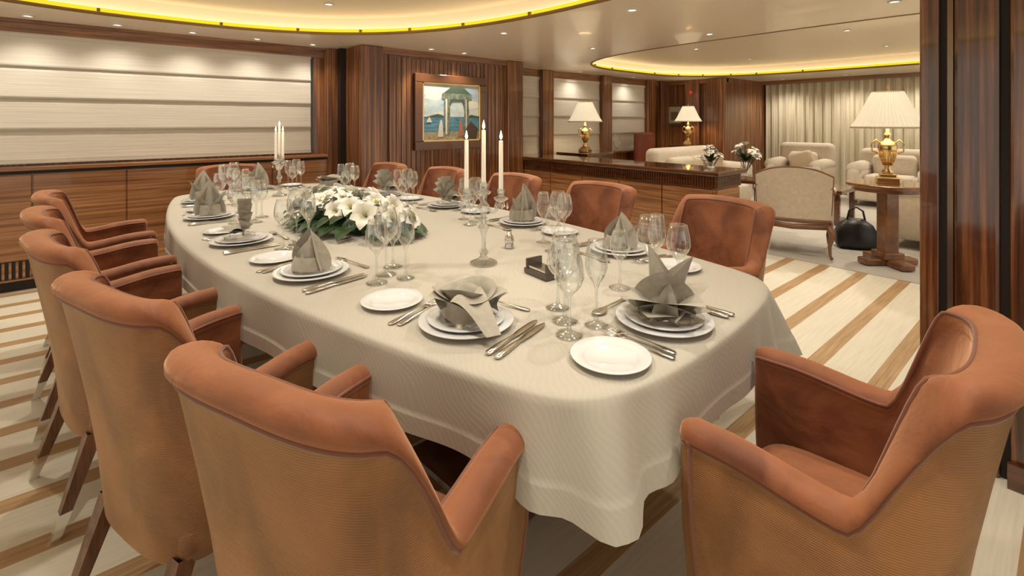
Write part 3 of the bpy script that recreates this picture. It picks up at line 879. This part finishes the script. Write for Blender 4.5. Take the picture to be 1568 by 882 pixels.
def bergere(loc,rz):
    mb=MB(); w=.36; top=.80
    R=[]
    N=20
    for j in range(9):
        v=j/8; row=[]
        for i in range(N+1):
            u=i/N*2-1
            zt=top-.05*abs(u)**3+.03*cos(u*pi/2)
            zz=.34+(zt-.34)*v
            row.append((w*(u)*(1-.05*(1-v)), -.27-.06*cos(u*pi/2)*1.0-.08*v, zz))
        R.append(row)
    mb.rings(R,0,closed=False)
    R2=[[(x*.96,y+.08,z) for x,y,z in r] for r in R]
    mb.rings(R2,0,closed=False)
    mb.rings([R[-1],R2[-1]],0,closed=False)
    for e in (0,-1): mb.rings([[r[e] for r in R],[r[e] for r in R2]],0,closed=False)
    rimp=[R[j][0] for j in range(9)]+R[-1][1:-1]+[R[j][-1] for j in range(8,-1,-1)]
    mb.tube([(x,y+.03,z+.005) for x,y,z in rimp],.012,8,1)
    mb.tube([(x,y+.0,z) for x,y,z in R[0]],.016,8,1)
    mb.box((0,.03,.36),(.66,.60,.12),0,.04,3,True); mb.box((0,.05,.45),(.58,.54,.12),0,.05,4,True)
    mb.tube([(-.34,-.28,.29),(-.35,.32,.29),(-.2,.36,.28),(0,.35,.27),(.2,.36,.28),(.35,.32,.29),(.34,-.28,.29),(0,-.33,.28),(-.34,-.28,.29)],.026,8,1)
    for s in (-1,1):
        mb.tube([(s*.34,-.33,.66),(s*.37,-.1,.60),(s*.38,.12,.59),(s*.39,.22,.57),(s*.36,.23,.45),(s*.35,.25,.30)],[.018,.018,.02,.022,.018,.02],8,1)
        mb.box((s*.345,-.04,.46),(.05,.44,.26),0,.02,3,True)
        mb.box((s*.37,.02,.605),(.06,.26,.04),0,.018,3,True)
        for y,yy in ((.30,.05),(-.29,-.06)):
            mb.tube([(s*.33,y,.30),(s*.355,y+yy*.5,.22),(s*.33,y+yy*.1,.12),(s*.335,y+yy*.5,.04),(s*.35,y+yy*.9,.018)],[.032,.028,.018,.013,.016],8,1)
    o=mb.obj('bergere_armchair',[cream,walnut],loc,rz); o.scale=(.90,.88,1.03); return o
bergere((-1.89,5.36,.008),radians(18))

mb=MB(); mb.box((0,0,.42),(.9,.75,.05),0,.01)
for a in (-1,1):
    for b in (-1,1): mb.box((a*.38,b*.3,.2),(.06,.06,.4),0,.01)
mb.obj('coffee_table',[wood_dark],(-2.35,7.3,.0065))
def vase_flowers(x,y,z,sc,seed):
    mb=MB(); r=random.Random(seed)
    mb.lathe([(0,0),(.05,0),(.06,.05),(.045,.13),(.05,.17)],16,3)
    for k in range(14):
        a=r.uniform(0,2*pi); t=r.uniform(0,1); rr=.12*sqrt(t)
        c=(rr*cos(a),rr*sin(a),.22+.14*(1-t)+r.uniform(-.02,.02))
        mb.tube([(0,0,.05),(c[0]*.6,c[1]*.6,c[2]*.7),c],.003,5,1)
        lily(mb,c,(c[0]*4,c[1]*4,.6),.06)
    for k in range(16): leaf(mb,(0,0,.17),r.uniform(0,6.28),r.uniform(.3,1.2),.18,.02,.5)
    o=mb.obj('flower_vase',[petal_m,leaf_m,stamen_m,glass],(x,y,z),0,recalc=False); o.scale=(sc,)*3
mb=MB(); mb.box((0,0,.60),(.8,.45,.04),0,.01)
for a in (-1,1):
    for b in (-1,1): mb.box((a*.35,b*.18,.29),(.04,.04,.58),0,.006)
mb.obj('console_table',[wood_dark],(-2.80,5.85,.0065),.2)
vase_flowers(-3.0,5.8,.628,1.0,1); vase_flowers(-2.62,5.92,.628,1.15,2)
mb=MB()
mb.rings([[(sx*.17*k*1.0,sy*.10*k,z) for sx,sy in ((-1,-1),(0,-1.1),(1,-1),(1.05,0),(1,1),(0,1.1),(-1,1),(-1.05,0))] for k,z in ((.9,0),(1.05,.05),(1,.16),(.75,.25),(.35,.30))],0,cap0=True,cap1=True)
mb.tube([(-.08,0,.27),(-.06,0,.38),(.0,0,.42),(.06,0,.38),(.08,0,.27)],.01,6,0)
mb.obj('handbag',[black_m],(-1.50,5.92,.0065),.5)
mb=MB(); mb.lathe([(0,0),(.06,0),(.02,.03),(.015,.06)],14,0,smooth=True); mb.tube([(.09*cos(a),0,.17+.12*sin(a)) for a in [2*pi*i/24 for i in range(24)]],.012,8,0,closed=True)
mb.obj('glass_ornament',[crystal],(-5.28,6.9,.791),pi/2)

# ------------------------------------------------------------------ downlights
mb_me=MB(); mb_me.lathe([(.036,.0),(.040,-.006),(.030,-.008),(.026,0.0)],20,0); mb_me.lathe([(0,-.002),(.026,-.002)],20,1)
dl=mb_me.mesh('downlight',[white_ring,down_m],False)
def down(x,y,z,e=0,size=80,blend=.6,col=(1,.90,.74)):
    place(dl,'downlight',(x,y,z),0)
    if e:
        l=bpy.data.lights.new('downlight_beam','SPOT'); l.energy=e; l.spot_size=radians(size); l.spot_blend=blend
        l.color=col; l.shadow_soft_size=.035
        o=bpy.data.objects.new('downlight_beam',l); S.collection.objects.link(o); o.location=(x,y,z-.03)
for k in range(9): down(-5.12,-2.5+k*.52,ZC,13,130,1.)
for (x,y,e) in ((-4.6,2.75,26),(-3.35,2.75,38),(-2.07,2.88,38),(-.9,2.2,0),(-3.42,4.05,40),(-2.18,4.2,40),(-.8,4.0,60),(-4.62,3.2,26)):
    down(x,y,ZC,e,110,.8)
for (x,y,e) in ((-5.15,5.8,12),(-5.15,7.2,12),(-3.6,9.65,38),(-2.6,9.65,38),(-1.6,9.65,38),(-.6,9.65,38),(.4,9.65,38)):  # the row near the curtain is added to brighten it
    down(x,y,ZC,e,140,1.)
for x in (-4.0,-3.1,-2.1,-1.1,-.2):
    for y in (.25,1.75):
        down(x,y if abs(x+2.1)<1.8 else (y*.7+.2),ZC+.17,38,100)
for (x,y) in ((-3.3,6.0),(-1.6,6.0),(-3.3,7.6),(-1.6,7.6),(.0,6.8)): down(x,y,ZC+.17,60,120)

# ------------------------------------------------------------------ world
w=bpy.data.worlds.new('World'); S.world=w; w.use_nodes=True
bg=w.node_tree.nodes['Background']; bg.inputs[0].default_value=(1.,.91,.76,1); bg.inputs[1].default_value=.90

# ------------------------------------------------------------------ camera
cam=bpy.data.cameras.new('Camera'); co=bpy.data.objects.new('Camera',cam); S.collection.objects.link(co)
cam.sensor_width=36; cam.lens=17.0; cam.shift_y=-.162; cam.clip_start=.02
co.location=(0,0,1.30); co.rotation_euler=(radians(90),0,radians(49.65))
S.camera=co
